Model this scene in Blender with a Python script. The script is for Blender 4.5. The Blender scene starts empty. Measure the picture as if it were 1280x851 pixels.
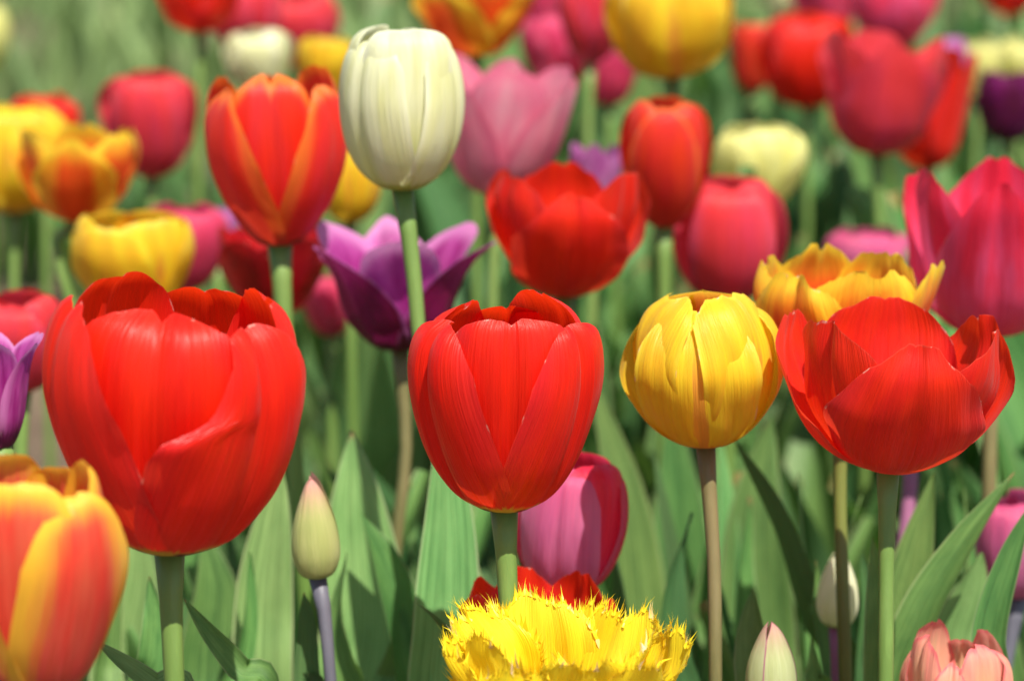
import bpy, math, random
import numpy as np
from mathutils import Vector, Matrix, noise, Quaternion

# ------------------------------------------------------------------ camera, sky, sun, exposure
S = bpy.context.scene
COL = S.collection
CAM_H = 0.55
PITCH = math.radians(12.0)
FPX = 1280 * 100.0 / 36.0            # focal length in photograph pixels
cd = bpy.data.cameras.new('camera'); cam = bpy.data.objects.new('camera', cd); COL.objects.link(cam)
cd.lens = 100; cd.sensor_width = 36; cd.clip_start = 0.02; cd.clip_end = 400
cam.location = (0, 0, CAM_H); cam.rotation_euler = (math.radians(90) - PITCH, 0, 0)
S.camera = cam
cd.dof.use_dof = True; cd.dof.focus_distance = 0.885; cd.dof.aperture_fstop = 8.8
cd.dof.aperture_blades = 0

SUN_EL, SUN_AZ = math.radians(60), math.radians(156)   # azimuth clockwise from +Y (the view direction): behind the camera, a little to the right
w = bpy.data.worlds.new('World'); S.world = w; w.use_nodes = True
nt = w.node_tree; nt.nodes.clear()
sky = nt.nodes.new('ShaderNodeTexSky'); sky.sky_type = 'NISHITA'; sky.sun_disc = False
sky.sun_elevation = SUN_EL; sky.sun_rotation = SUN_AZ
bg = nt.nodes.new('ShaderNodeBackground'); bg.inputs[1].default_value = 0.085
wo = nt.nodes.new('ShaderNodeOutputWorld')
nt.links.new(sky.outputs[0], bg.inputs[0]); nt.links.new(bg.outputs[0], wo.inputs[0])
sd = bpy.data.lights.new('sun', 'SUN'); sd.energy = 5.0; sd.angle = math.radians(0.53); sd.color = (1.0, 0.95, 0.86)
sun = bpy.data.objects.new('sun', sd); COL.objects.link(sun)
sdir = Vector((math.sin(SUN_AZ) * math.cos(SUN_EL), math.cos(SUN_AZ) * math.cos(SUN_EL), math.sin(SUN_EL)))
sun.rotation_euler = sdir.to_track_quat('Z', 'Y').to_euler(); sun.location = sdir * 5
S.view_settings.view_transform = 'Standard'; S.view_settings.look = 'None'
S.view_settings.gamma = 1.0; S.view_settings.use_curve_mapping = False
S.view_settings.exposure = 0.72
S.render.engine = 'CYCLES'
S.cycles.use_denoising = True
S.cycles.max_bounces = 9; S.cycles.diffuse_bounces = 5; S.cycles.transmission_bounces = 6; S.cycles.glossy_bounces = 2
S.cycles.sample_clamp_indirect = 6.0

cR = Vector((1, 0, 0)); cF = Vector((0, math.cos(PITCH), -math.sin(PITCH))); cU = Vector((0, math.sin(PITCH), math.cos(PITCH)))
def at(px, py, d):
    return Vector((0, 0, CAM_H)) + cF * d + cR * ((px - 640) / FPX * d) + cU * ((425.5 - py) / FPX * d)

# ------------------------------------------------------------------ helpers
def tag(o, label=None, cat=None, group=None, kind=None):
    if label: o['label'] = label
    if cat: o['category'] = cat
    if group: o['group'] = group
    if kind: o['kind'] = kind
    return o
def mesh(name, V, F, mat, uv=None, uv2=None):
    me = bpy.data.meshes.new(name)
    me.from_pydata([tuple(v) for v in V], [], F); me.update()
    me.polygons.foreach_set('use_smooth', [True] * len(me.polygons))
    idx = np.empty(len(me.loops), dtype=np.int32); me.loops.foreach_get('vertex_index', idx)
    for nm, arr in (('UVMap', uv), ('edge', uv2)):
        if arr is not None:
            l = me.uv_layers.new(name=nm); l.data.foreach_set('uv', np.asarray(arr, dtype=np.float32)[idx].ravel())
    if mat: me.materials.append(mat)
    return me
def link(name, me, parent=None, loc=None):
    o = bpy.data.objects.new(name, me); COL.objects.link(o)
    if parent: o.parent = parent
    if loc is not None: o.location = loc
    return o
def spline(pts, t):
    n = len(pts)
    if t <= pts[0][0]: return pts[0][1]
    if t >= pts[-1][0]: return pts[-1][1]
    for i in range(n - 1):
        if pts[i][0] <= t <= pts[i + 1][0]: break
    x0, y0 = pts[i]; x1, y1 = pts[i + 1]; h = x1 - x0; s = (t - x0) / h
    m0 = (y1 - y0) / h if i == 0 else (y1 - pts[i - 1][1]) / (x1 - pts[i - 1][0])
    m1 = (y1 - y0) / h if i + 2 >= n else (pts[i + 2][1] - y0) / (pts[i + 2][0] - x0)
    s2, s3 = s * s, s * s * s
    return (2*s3-3*s2+1)*y0 + (s3-2*s2+s)*h*m0 + (-2*s3+3*s2)*y1 + (s3-s2)*h*m1
def curve_param(rz):
    """(r,z) control points -> arclength parameterised (t,r),(t,z)"""
    T = [0.0]
    for a, b in zip(rz, rz[1:]): T.append(T[-1] + math.hypot(b[0] - a[0], (b[1] - a[1]) * 1.3))
    return [(t / T[-1], p[0]) for t, p in zip(T, rz)], [(t / T[-1], p[1]) for t, p in zip(T, rz)]
def nz(x, y, z): return noise.noise(Vector((x, y, z)))
def smooth(a, b, x):
    x = min(1, max(0, (x - a) / (b - a))); return x * x * (3 - 2 * x)

# ------------------------------------------------------------------ materials
class NB:
    def __init__(s, name):
        s.m = bpy.data.materials.new(name); s.m.use_nodes = True; s.t = s.m.node_tree; s.t.nodes.clear()
        s.out = s.t.nodes.new('ShaderNodeOutputMaterial')
    def n(s, typ, **kw):
        nd = s.t.nodes.new(typ)
        for k, v in kw.items(): setattr(nd, k, v)
        return nd
    def put(s, sock, v):
        if isinstance(v, bpy.types.NodeSocket): s.t.links.new(v, sock)
        elif v is not None:
            if hasattr(sock.default_value, '__len__') and len(sock.default_value) == 4 and len(v) == 3: v = (*v, 1)
            sock.default_value = v
    def math(s, op, a, b=None, c=None, clamp=False):
        nd = s.n('ShaderNodeMath', operation=op, use_clamp=clamp)
        s.put(nd.inputs[0], a)
        if b is not None: s.put(nd.inputs[1], b)
        if c is not None: s.put(nd.inputs[2], c)
        return nd.outputs[0]
    def ss(s, x, a, b, o0=0.0, o1=1.0):
        nd = s.n('ShaderNodeMapRange', interpolation_type='SMOOTHSTEP')
        s.put(nd.inputs[0], x); nd.inputs[1].default_value = a; nd.inputs[2].default_value = b
        nd.inputs[3].default_value = o0; nd.inputs[4].default_value = o1
        return nd.outputs[0]
    def mix(s, f, a, b, mode='MIX'):
        nd = s.n('ShaderNodeMix', data_type='RGBA', blend_type=mode)
        s.put(nd.inputs[0], f); s.put(nd.inputs[6], a); s.put(nd.inputs[7], b)
        return nd.outputs[2]
    def noise(s, vec, scale=1, detail=2, rough=.5, dim='3D'):
        nd = s.n('ShaderNodeTexNoise', noise_dimensions=dim)
        s.put(nd.inputs['Vector'], vec); nd.inputs['Scale'].default_value = scale
        nd.inputs['Detail'].default_value = detail; nd.inputs['Roughness'].default_value = rough
        return nd.outputs[0]
    def comb(s, x, y, z):
        nd = s.n('ShaderNodeCombineXYZ'); s.put(nd.inputs[0], x); s.put(nd.inputs[1], y); s.put(nd.inputs[2], z); return nd.outputs[0]
    def uv(s, name):
        nd = s.n('ShaderNodeUVMap', uv_map=name); sp = s.n('ShaderNodeSeparateXYZ'); s.t.links.new(nd.outputs[0], sp.inputs[0])
        return sp.outputs[0], sp.outputs[1]

def petal_mat(name, main, main2=None, center=None, cw=.28, ct=(.0, .95), camt=1.0, edge=None, ew=.12, eamt=1.0, base=None, bh=.07,
              bloom=None, bamt=.35, streak=.30, trans=.42, tcol=None, rough=.40, tip=None, tipamt=.7, dark=None, cuneven=.35):
    b = NB(name)
    u, t = b.uv('UVMap'); e, sd_ = b.uv('edge')
    uc = b.math('MULTIPLY', b.math('SUBTRACT', u, .5), 2.0)
    au = b.math('ABSOLUTE', uc)
    seed = b.math('MULTIPLY', sd_, 37.0)
    fine = b.noise(b.comb(b.math('MULTIPLY', uc, 26), b.math('MULTIPLY', t, 2.2), seed), 1, 3, .6)
    vfine = b.noise(b.comb(b.math('MULTIPLY', uc, 85), b.math('MULTIPLY', t, 4.0), seed), 1, 2, .6)
    broad = b.noise(b.comb(b.math('MULTIPLY', uc, 3.0), b.math('MULTIPLY', t, 2.0), seed), 1, 3, .55)
    main2 = main2 or tuple(c * .72 for c in main)
    col = b.mix(b.ss(broad, .35, .68), main, main2)
    if bloom:
        f = b.math('MULTIPLY', b.ss(t, .75, .1), b.ss(fine, .38, .66)); f = b.math('MULTIPLY', f, bamt)
        f2 = b.math('MULTIPLY', b.ss(au, .45, 1.0), bamt * .9)
        col = b.mix(b.math('MAXIMUM', f, f2, clamp=True), col, bloom)
    if center:
        wob = b.math('ADD', au, b.math('MULTIPLY', b.math('SUBTRACT', fine, .5), cuneven))
        wob = b.math('ADD', wob, b.math('MULTIPLY', b.math('SUBTRACT', broad, .5), cuneven))
        f = b.ss(wob, cw, cw * .45)
        f = b.math('MULTIPLY', f, b.ss(t, ct[1], ct[1] - .25)); f = b.math('MULTIPLY', f, b.ss(t, ct[0] - .01, ct[0] + .12))
        col = b.mix(b.math('MULTIPLY', f, camt), col, center)
    if edge:
        ee = b.math('ADD', e, b.math('MULTIPLY', b.math('SUBTRACT', fine, .5), ew * .9))
        f = b.math('MULTIPLY', b.ss(ee, ew, ew * .25), eamt)
        f = b.math('MULTIPLY', f, b.ss(t, .1, .35))
        col = b.mix(f, col, edge)
    if tip:
        f = b.math('MULTIPLY', b.ss(b.math('ADD', t, b.math('MULTIPLY', b.math('SUBTRACT', fine, .5), .25)), .55, 1.0), tipamt)
        col = b.mix(f, col, tip)
    if base:
        tb = b.math('ADD', t, b.math('MULTIPLY', b.math('SUBTRACT', fine, .5), bh * .9))
        col = b.mix(b.ss(tb, bh, bh * .75), col, base)
    if dark:
        f = b.math('MULTIPLY', b.ss(t, .18, .14), b.ss(au, .45, .3)); col = b.mix(f, col, dark)
    dry = b.noise(b.comb(b.math('MULTIPLY', uc, 7), b.math('MULTIPLY', t, 9), seed), 1, 3, .6)
    col = b.mix(b.math('MULTIPLY', b.math('MULTIPLY', b.ss(e, .035, .008), b.ss(dry, .58, .68)), .75), col, (.80, .62, .48))
    # longitudinal veins, value only
    hsv = b.n('ShaderNodeHueSaturation'); b.put(hsv.inputs['Color'], col)
    v = b.math('ADD', b.math('MULTIPLY', b.math('SUBTRACT', fine, .5), streak * 1.6), b.math('MULTIPLY', b.math('SUBTRACT', vfine, .5), streak))
    b.put(hsv.inputs['Value'], b.math('ADD', v, 1.0))
    col = hsv.outputs[0]
    bump = b.n('ShaderNodeBump'); bump.inputs['Strength'].default_value = .5; bump.inputs['Distance'].default_value = .0014
    b.put(bump.inputs['Height'], b.math('ADD', b.math('MULTIPLY', fine, .8), b.math('MULTIPLY', vfine, .4)))
    p = b.n('ShaderNodeBsdfPrincipled'); b.put(p.inputs['Base Color'], col)
    p.inputs['Roughness'].default_value = rough; p.inputs['Specular IOR Level'].default_value = .40
    p.inputs['Sheen Weight'].default_value = .04; p.inputs['Sheen Roughness'].default_value = .4
    b.put(p.inputs['Normal'], bump.outputs[0])
    tr = b.n('ShaderNodeBsdfTranslucent'); b.put(tr.inputs['Normal'], bump.outputs[0])
    g = b.n('ShaderNodeGamma'); b.put(g.inputs[0], col); g.inputs[1].default_value = .85
    b.put(tr.inputs['Color'], g.outputs[0] if not tcol else b.mix(.5, g.outputs[0], tcol))
    mx = b.n('ShaderNodeMixShader'); mx.inputs[0].default_value = trans
    b.t.links.new(p.outputs[0], mx.inputs[1]); b.t.links.new(tr.outputs[0], mx.inputs[2]); b.t.links.new(mx.outputs[0], b.out.inputs[0])
    return b.m

def leaf_mat(name, c1, c2, trans=.35, edge=None):
    b = NB(name)
    u, t = b.uv('UVMap')
    yt, _ = b.uv('edge')
    info = b.n('ShaderNodeObjectInfo')
    rnd = b.math('MULTIPLY', info.outputs['Random'], 23.0)
    broad = b.noise(b.comb(b.math('MULTIPLY', u, 3.0), b.math('MULTIPLY', t, 5), rnd), 1, 4, .6)
    vein = b.noise(b.comb(b.math('MULTIPLY', u, 42), b.math('MULTIPLY', t, 1.3), rnd), 1, 2, .6)
    spot = b.noise(b.comb(b.math('MULTIPLY', u, 25), b.math('MULTIPLY', t, 60), rnd), 1, 3, .6)
    col = b.mix(b.ss(broad, .3, .7), c1, c2)
    col = b.mix(b.math('MULTIPLY', b.ss(vein, .42, .66), .42), col, tuple(min(1, c * 1.75) for c in c1))
    col = b.mix(b.math('MULTIPLY', b.ss(vein, .5, .3), .35), col, tuple(c * .55 for c in c2))
    col = b.mix(b.math('MULTIPLY', b.ss(spot, .66, .74), .35), col, (.28, .27, .1))
    tipn = b.noise(b.comb(b.math('MULTIPLY', u, 6), b.math('MULTIPLY', t, 30), rnd), 1, 3, .6)
    col = b.mix(b.math('MULTIPLY', b.ss(b.math('ADD', yt, b.math('MULTIPLY', b.math('SUBTRACT', tipn, .5), .05)), .972, .995), b.ss(b.math('FRACT', b.math('MULTIPLY', rnd, 3.7)), .5, .7)), col, (.34, .25, .10))
    if edge:
        au = b.math('ABSOLUTE', b.math('SUBTRACT', u, .5)); col = b.mix(b.ss(au, .455, .495), col, edge)
    hsv = b.n('ShaderNodeHueSaturation'); b.put(hsv.inputs['Color'], col)
    b.put(hsv.inputs['Hue'], b.math('ADD', b.math('MULTIPLY', info.outputs['Random'], .05), .475))
    b.put(hsv.inputs['Value'], b.math('ADD', b.math('MULTIPLY', b.math('FRACT', b.math('MULTIPLY', info.outputs['Random'], 7.3)), .45), .74))
    col = hsv.outputs[0]
    bump = b.n('ShaderNodeBump'); bump.inputs['Strength'].default_value = .35; bump.inputs['Distance'].default_value = .0012
    b.put(bump.inputs['Height'], vein)
    p = b.n('ShaderNodeBsdfPrincipled'); b.put(p.inputs['Base Color'], col); p.inputs['Roughness'].default_value = .48
    p.inputs['Specular IOR Level'].default_value = .28; b.put(p.inputs['Normal'], bump.outputs[0])
    tr = b.n('ShaderNodeBsdfTranslucent'); b.put(tr.inputs['Color'], b.mix(.5, col, (.20, .40, .03)))
    mx = b.n('ShaderNodeMixShader'); mx.inputs[0].default_value = trans
    b.t.links.new(p.outputs[0], mx.inputs[1]); b.t.links.new(tr.outputs[0], mx.inputs[2]); b.t.links.new(mx.outputs[0], b.out.inputs[0])
    return b.m

def plain_mat(name, c1, c2, scale=60, stretch=.08, rough=.5, bumpd=.0006, spec=.35):
    b = NB(name)
    tc = b.n('ShaderNodeTexCoord'); mp = b.n('ShaderNodeMapping'); b.t.links.new(tc.outputs['Object'], mp.inputs[0])
    mp.inputs['Scale'].default_value = (1, 1, stretch)
    n1 = b.noise(mp.outputs[0], scale * 8, 3, .6)
    n2 = b.noise(mp.outputs[0], scale, 3, .6)
    col = b.mix(b.ss(n2, .35, .65), c1, c2)
    col = b.mix(b.math('MULTIPLY', b.ss(n1, .5, .75), .3), col, tuple(min(1, c * 1.6) for c in c1))
    p = b.n('ShaderNodeBsdfPrincipled'); b.put(p.inputs['Base Color'], col); p.inputs['Roughness'].default_value = rough
    p.inputs['Specular IOR Level'].default_value = spec
    bump = b.n('ShaderNodeBump'); bump.inputs['Strength'].default_value = .4; bump.inputs['Distance'].default_value = bumpd
    b.put(bump.inputs['Height'], n1); b.put(p.inputs['Normal'], bump.outputs[0])
    b.t.links.new(p.outputs[0], b.out.inputs[0])
    return b.m

YB = (.72, .58, .06)
M = {
 'red':    petal_mat('petal_red', (.86, .022, .004), (.74, .010, .004), bloom=(.62, .06, .10), bamt=.22, tcol=(1, .06, .0), trans=.44, base=YB, bh=.21, dark=(.03, .02, .02), edge=(.9, .05, .03), ew=.02, eamt=.6),
 'redplain': petal_mat('petal_scarlet', (.86, .028, .006), (.70, .014, .008), bloom=(.56, .05, .09), bamt=.34, edge=(.9, .09, .05), ew=.02, eamt=.6, base=(.55, .45, .05), bh=.07, trans=.44, tcol=(1, .07, .0)),
 'redpink': petal_mat('petal_rose_red', (.80, .05, .06), (.72, .05, .10), bloom=(.66, .12, .25), bamt=.5, trans=.42, tip=(.84, .05, .05), tipamt=.6),
 'crimson': petal_mat('petal_crimson_pink', (.84, .03, .08), (.82, .10, .24), bloom=(.80, .20, .36), bamt=.6, tip=(.76, .01, .03), tipamt=.7, trans=.42),
 'darkred': petal_mat('petal_dark_red', (.50, .006, .008), (.36, .004, .010), trans=.35),
 'redorange': petal_mat('petal_red_orange_margin', (.82, .03, .01), (.74, .03, .03), tcol=(1, .09, .0), trans=.44, edge=(.92, .26, .03), ew=.40, eamt=.85, bloom=(.60, .04, .12), bamt=.35, dark=(.03, .02, .02)),
 'redorange2': petal_mat('petal_orange_red', (.82, .05, .012), (.74, .03, .02), edge=(.92, .22, .03), ew=.2, eamt=.7, bloom=(.66, .05, .10), bamt=.4),
 'yellow': petal_mat('petal_yellow', streak=.16, main=(.88, .66, .025), main2=(.84, .50, .02), center=(.74, .16, .05), cw=.10, ct=(.02, .8), camt=.6, edge=(.88, .78, .06), ew=.1, eamt=.5, base=(.78, .34, .03), bh=.16, trans=.42),
 'yellowred': petal_mat('petal_yellow_red_flame', (.90, .66, .03), (.90, .42, .02), center=(.80, .05, .01), cw=.42, ct=(.0, .8), camt=.9, base=(.7, .1, .01), bh=.12, trans=.42, cuneven=.6),
 'yelloworange': petal_mat('petal_yellow_orange', (.92, .60, .03), (.90, .36, .02), center=(.80, .055, .01), cw=.62, ct=(.0, .98), camt=.92, edge=(.95, .68, .04), ew=.2, eamt=.95, trans=.42, cuneven=.5),
 'redyellow': petal_mat('petal_rose_yellow_margin', (.82, .05, .03), (.78, .12, .06), edge=(.95, .58, .04), ew=.58, eamt=.95, bloom=(.72, .12, .18), bamt=.35, trans=.34),
 'fringe': petal_mat('petal_fringed_yellow', (.93, .76, .025), (.93, .68, .015), trans=.42, streak=.14, center=(.88, .66, .05), cw=.2, camt=.3),
 'white':  petal_mat('petal_cream_white', (.80, .80, .52), (.74, .74, .36), center=(.64, .64, .20), cw=.22, ct=(0, .6), camt=.55, base=(.50, .54, .12), bh=.22, streak=.10, trans=.34, edge=(.86, .86, .66), ew=.2, eamt=.6),
 'cream':  petal_mat('petal_cream', (.86, .84, .34), (.80, .76, .24), streak=.1, trans=.44),
 'pink':   petal_mat('petal_pink', (.78, .20, .30), (.80, .34, .40), bloom=(.56, .08, .24), bamt=.4, edge=(.80, .14, .26), ew=.22, eamt=.6, trans=.34, base=(.42, .06, .2), bh=.16),
 'magenta': petal_mat('petal_magenta', (.74, .06, .16), (.68, .05, .12), bloom=(.78, .18, .30), bamt=.5, trans=.42),
 'pinklilac': petal_mat('petal_pink_lilac', (.76, .22, .42), (.70, .16, .36), bloom=(.78, .34, .56), bamt=.5, trans=.42, tip=(.70, .03, .12), tipamt=.6),
 'purple': petal_mat('petal_purple_pale_margin', (.15, .002, .035), (.24, .005, .085), edge=(.60, .14, .46), ew=.12, eamt=1.0, trans=.42, streak=.3),
 'purplelight': petal_mat('petal_purple_light', (.56, .08, .38), (.34, .015, .20), edge=(.76, .27, .60), ew=.40, eamt=.9, trans=.42, streak=.3, base=(.2, .01, .1), bh=.35),
 'lilac':  petal_mat('petal_lilac', (.58, .20, .46), (.46, .08, .34), bloom=(.76, .50, .68), bamt=.55, base=(.2, .01, .2), bh=.2, trans=.42),
 'plum':   petal_mat('petal_dark_plum', (.12, .008, .05), (.2, .01, .12), trans=.3),
 'bud':    petal_mat('petal_green_bud', (.52, .54, .20), (.44, .48, .16), tip=(.80, .26, .34), tipamt=.75, streak=.18, trans=.28, base=(.34, .42, .12), bh=.2),
 'budpink': petal_mat('petal_bud_pink_edge', (.56, .60, .30), (.50, .54, .24), edge=(.52, .12, .28), ew=.13, eamt=.9, tip=(.66, .10, .24), tipamt=.55, streak=.14, trans=.28, base=(.36, .42, .16), bh=.25),
 'budwhite': petal_mat('petal_bud_white', (.88, .86, .56), (.78, .80, .42), streak=.18, trans=.3, base=(.36, .42, .12), bh=.25),
 'salmon': petal_mat('petal_salmon', (.90, .36, .26), (.90, .50, .32), edge=(.84, .16, .18), ew=.2, eamt=.8, trans=.34, center=(.84, .62, .32), cw=.4, camt=.7, tip=(.80, .12, .14), tipamt=.4),
 'leaf':   leaf_mat('leaf_green', (.145, .275, .072), (.065, .160, .042), .30, edge=(.3, .38, .16)),
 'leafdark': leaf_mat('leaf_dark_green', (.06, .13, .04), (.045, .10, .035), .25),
 'leaflight': leaf_mat('leaf_pale_green', (.195, .345, .112), (.115, .245, .072), .32, edge=(.34, .42, .2)),
 'grass':  leaf_mat('grass_mottled', (.27, .41, .15), (.05, .13, .045), .25),
 'stem':   plain_mat('stem_green', (.115, .20, .04), (.16, .24, .06)),
 'stembrown': plain_mat('stem_brown_green', (.135, .125, .045), (.20, .155, .07)),
 'stemolive': plain_mat('stem_olive', (.13, .13, .025), (.15, .17, .035)),
 'stemgrey': plain_mat('stem_grey_violet', (.085, .085, .11), (.13, .125, .15)),
 'stemplum': plain_mat('stem_plum', (.30, .11, .20), (.24, .10, .16)),
 'anther': plain_mat('anther_dark', (.04, .03, .04), (.07, .05, .03)),
 'pistil': plain_mat('pistil_green', (.42, .48, .14), (.5, .52, .2)),
}
def soil_mat():
    b = NB('soil'); tc = b.n('ShaderNodeTexCoord')
    n1 = b.noise(tc.outputs['Object'], 9, 6, .65); n2 = b.noise(tc.outputs['Object'], 90, 4, .7)
    col = b.mix(b.ss(n1, .35, .65), (.20, .135, .08), (.11, .07, .042))
    col = b.mix(b.math('MULTIPLY', b.ss(n2, .5, .72), .6), col, (.30, .24, .18))
    p = b.n('ShaderNodeBsdfPrincipled'); b.put(p.inputs['Base Color'], col); p.inputs['Roughness'].default_value = .95
    bump = b.n('ShaderNodeBump'); bump.inputs['Distance'].default_value = .02; bump.inputs['Strength'].default_value = .8
    b.put(bump.inputs['Height'], b.math('ADD', n1, n2)); b.put(p.inputs['Normal'], bump.outputs[0])
    b.t.links.new(p.outputs[0], b.out.inputs[0]); return b.m
M['soil'] = soil_mat()

# ------------------------------------------------------------------ ground
def ground():
    xs = np.concatenate([np.linspace(-60, -3, 12), np.linspace(-2.8, 2.8, 113), np.linspace(3, 60, 12)])
    ys = np.concatenate([np.linspace(-30, .2, 8), np.linspace(.3, 9, 160), np.linspace(9.5, 90, 14)])
    V = []
    for y in ys:
        for x in xs:
            k = 1 if (abs(x) < 3 and .2 < y < 9.2) else 0
            V.append((x, y, k * (.012 * nz(x * 6, y * 6, 0) + .008 * nz(x * 17, y * 17, 3))))
    nx = len(xs); F = [(j*nx+i, j*nx+i+1, (j+1)*nx+i+1, (j+1)*nx+i) for j in range(len(ys)-1) for i in range(nx-1)]
    tag(link('ground', mesh('ground', V, F, M['soil'])), kind='structure')
ground()

# ------------------------------------------------------------------ petals
PROF = {
 'cup':   [(.10, 0), (.30, .025), (.54, .10), (.74, .25), (.90, .45), (.985, .62), (1.0, .74), (.96, .86), (.87, .945), (.72, 1.0)],
 'egg':   [(.10, 0), (.36, .02), (.68, .13), (.90, .32), (1.0, .55), (.98, .74), (.88, .90), (.72, .975), (.52, 1.0)],
 'tall':  [(.10, 0), (.34, .03), (.60, .16), (.84, .36), (.97, .56), (.98, .74), (.88, .90), (.66, 1.0)],
 'dome':  [(.10, 0), (.36, .03), (.68, .16), (.92, .38), (1.0, .56), (.92, .75), (.70, .91), (.42, 1.0)],
 'bowl':  [(.08, 0), (.28, .03), (.52, .13), (.74, .31), (.90, .53), (.99, .76), (.97, 1.0)],
 'open':  [(.08, 0), (.30, .02), (.54, .16), (.72, .38), (.86, .62), (.97, .84), (1.04, 1.0)],
 'flare': [(.10, 0), (.36, .06), (.60, .26), (.70, .48), (.78, .68), (.92, .86), (1.12, 1.0)],
 'goblet': [(.10, 0), (.40, .05), (.66, .20), (.82, .42), (.92, .64), (.99, .84), (1.0, 1.0)],
 'bud':   [(.30, 0), (.72, .05), (.97, .20), (1.0, .34), (.88, .54), (.62, .74), (.34, .90), (.05, 1.0)],
}
OUT_HW = [(0, .16), (.08, .42), (.2, .76), (.35, .93), (.5, .95), (.65, .89), (.8, .77), (.92, .62), (1, .48)]
IN_HW = [(0, .14), (.1, .40), (.25, .64), (.45, .80), (.65, .92), (.8, .92), (.92, .80), (1, .62)]

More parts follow.
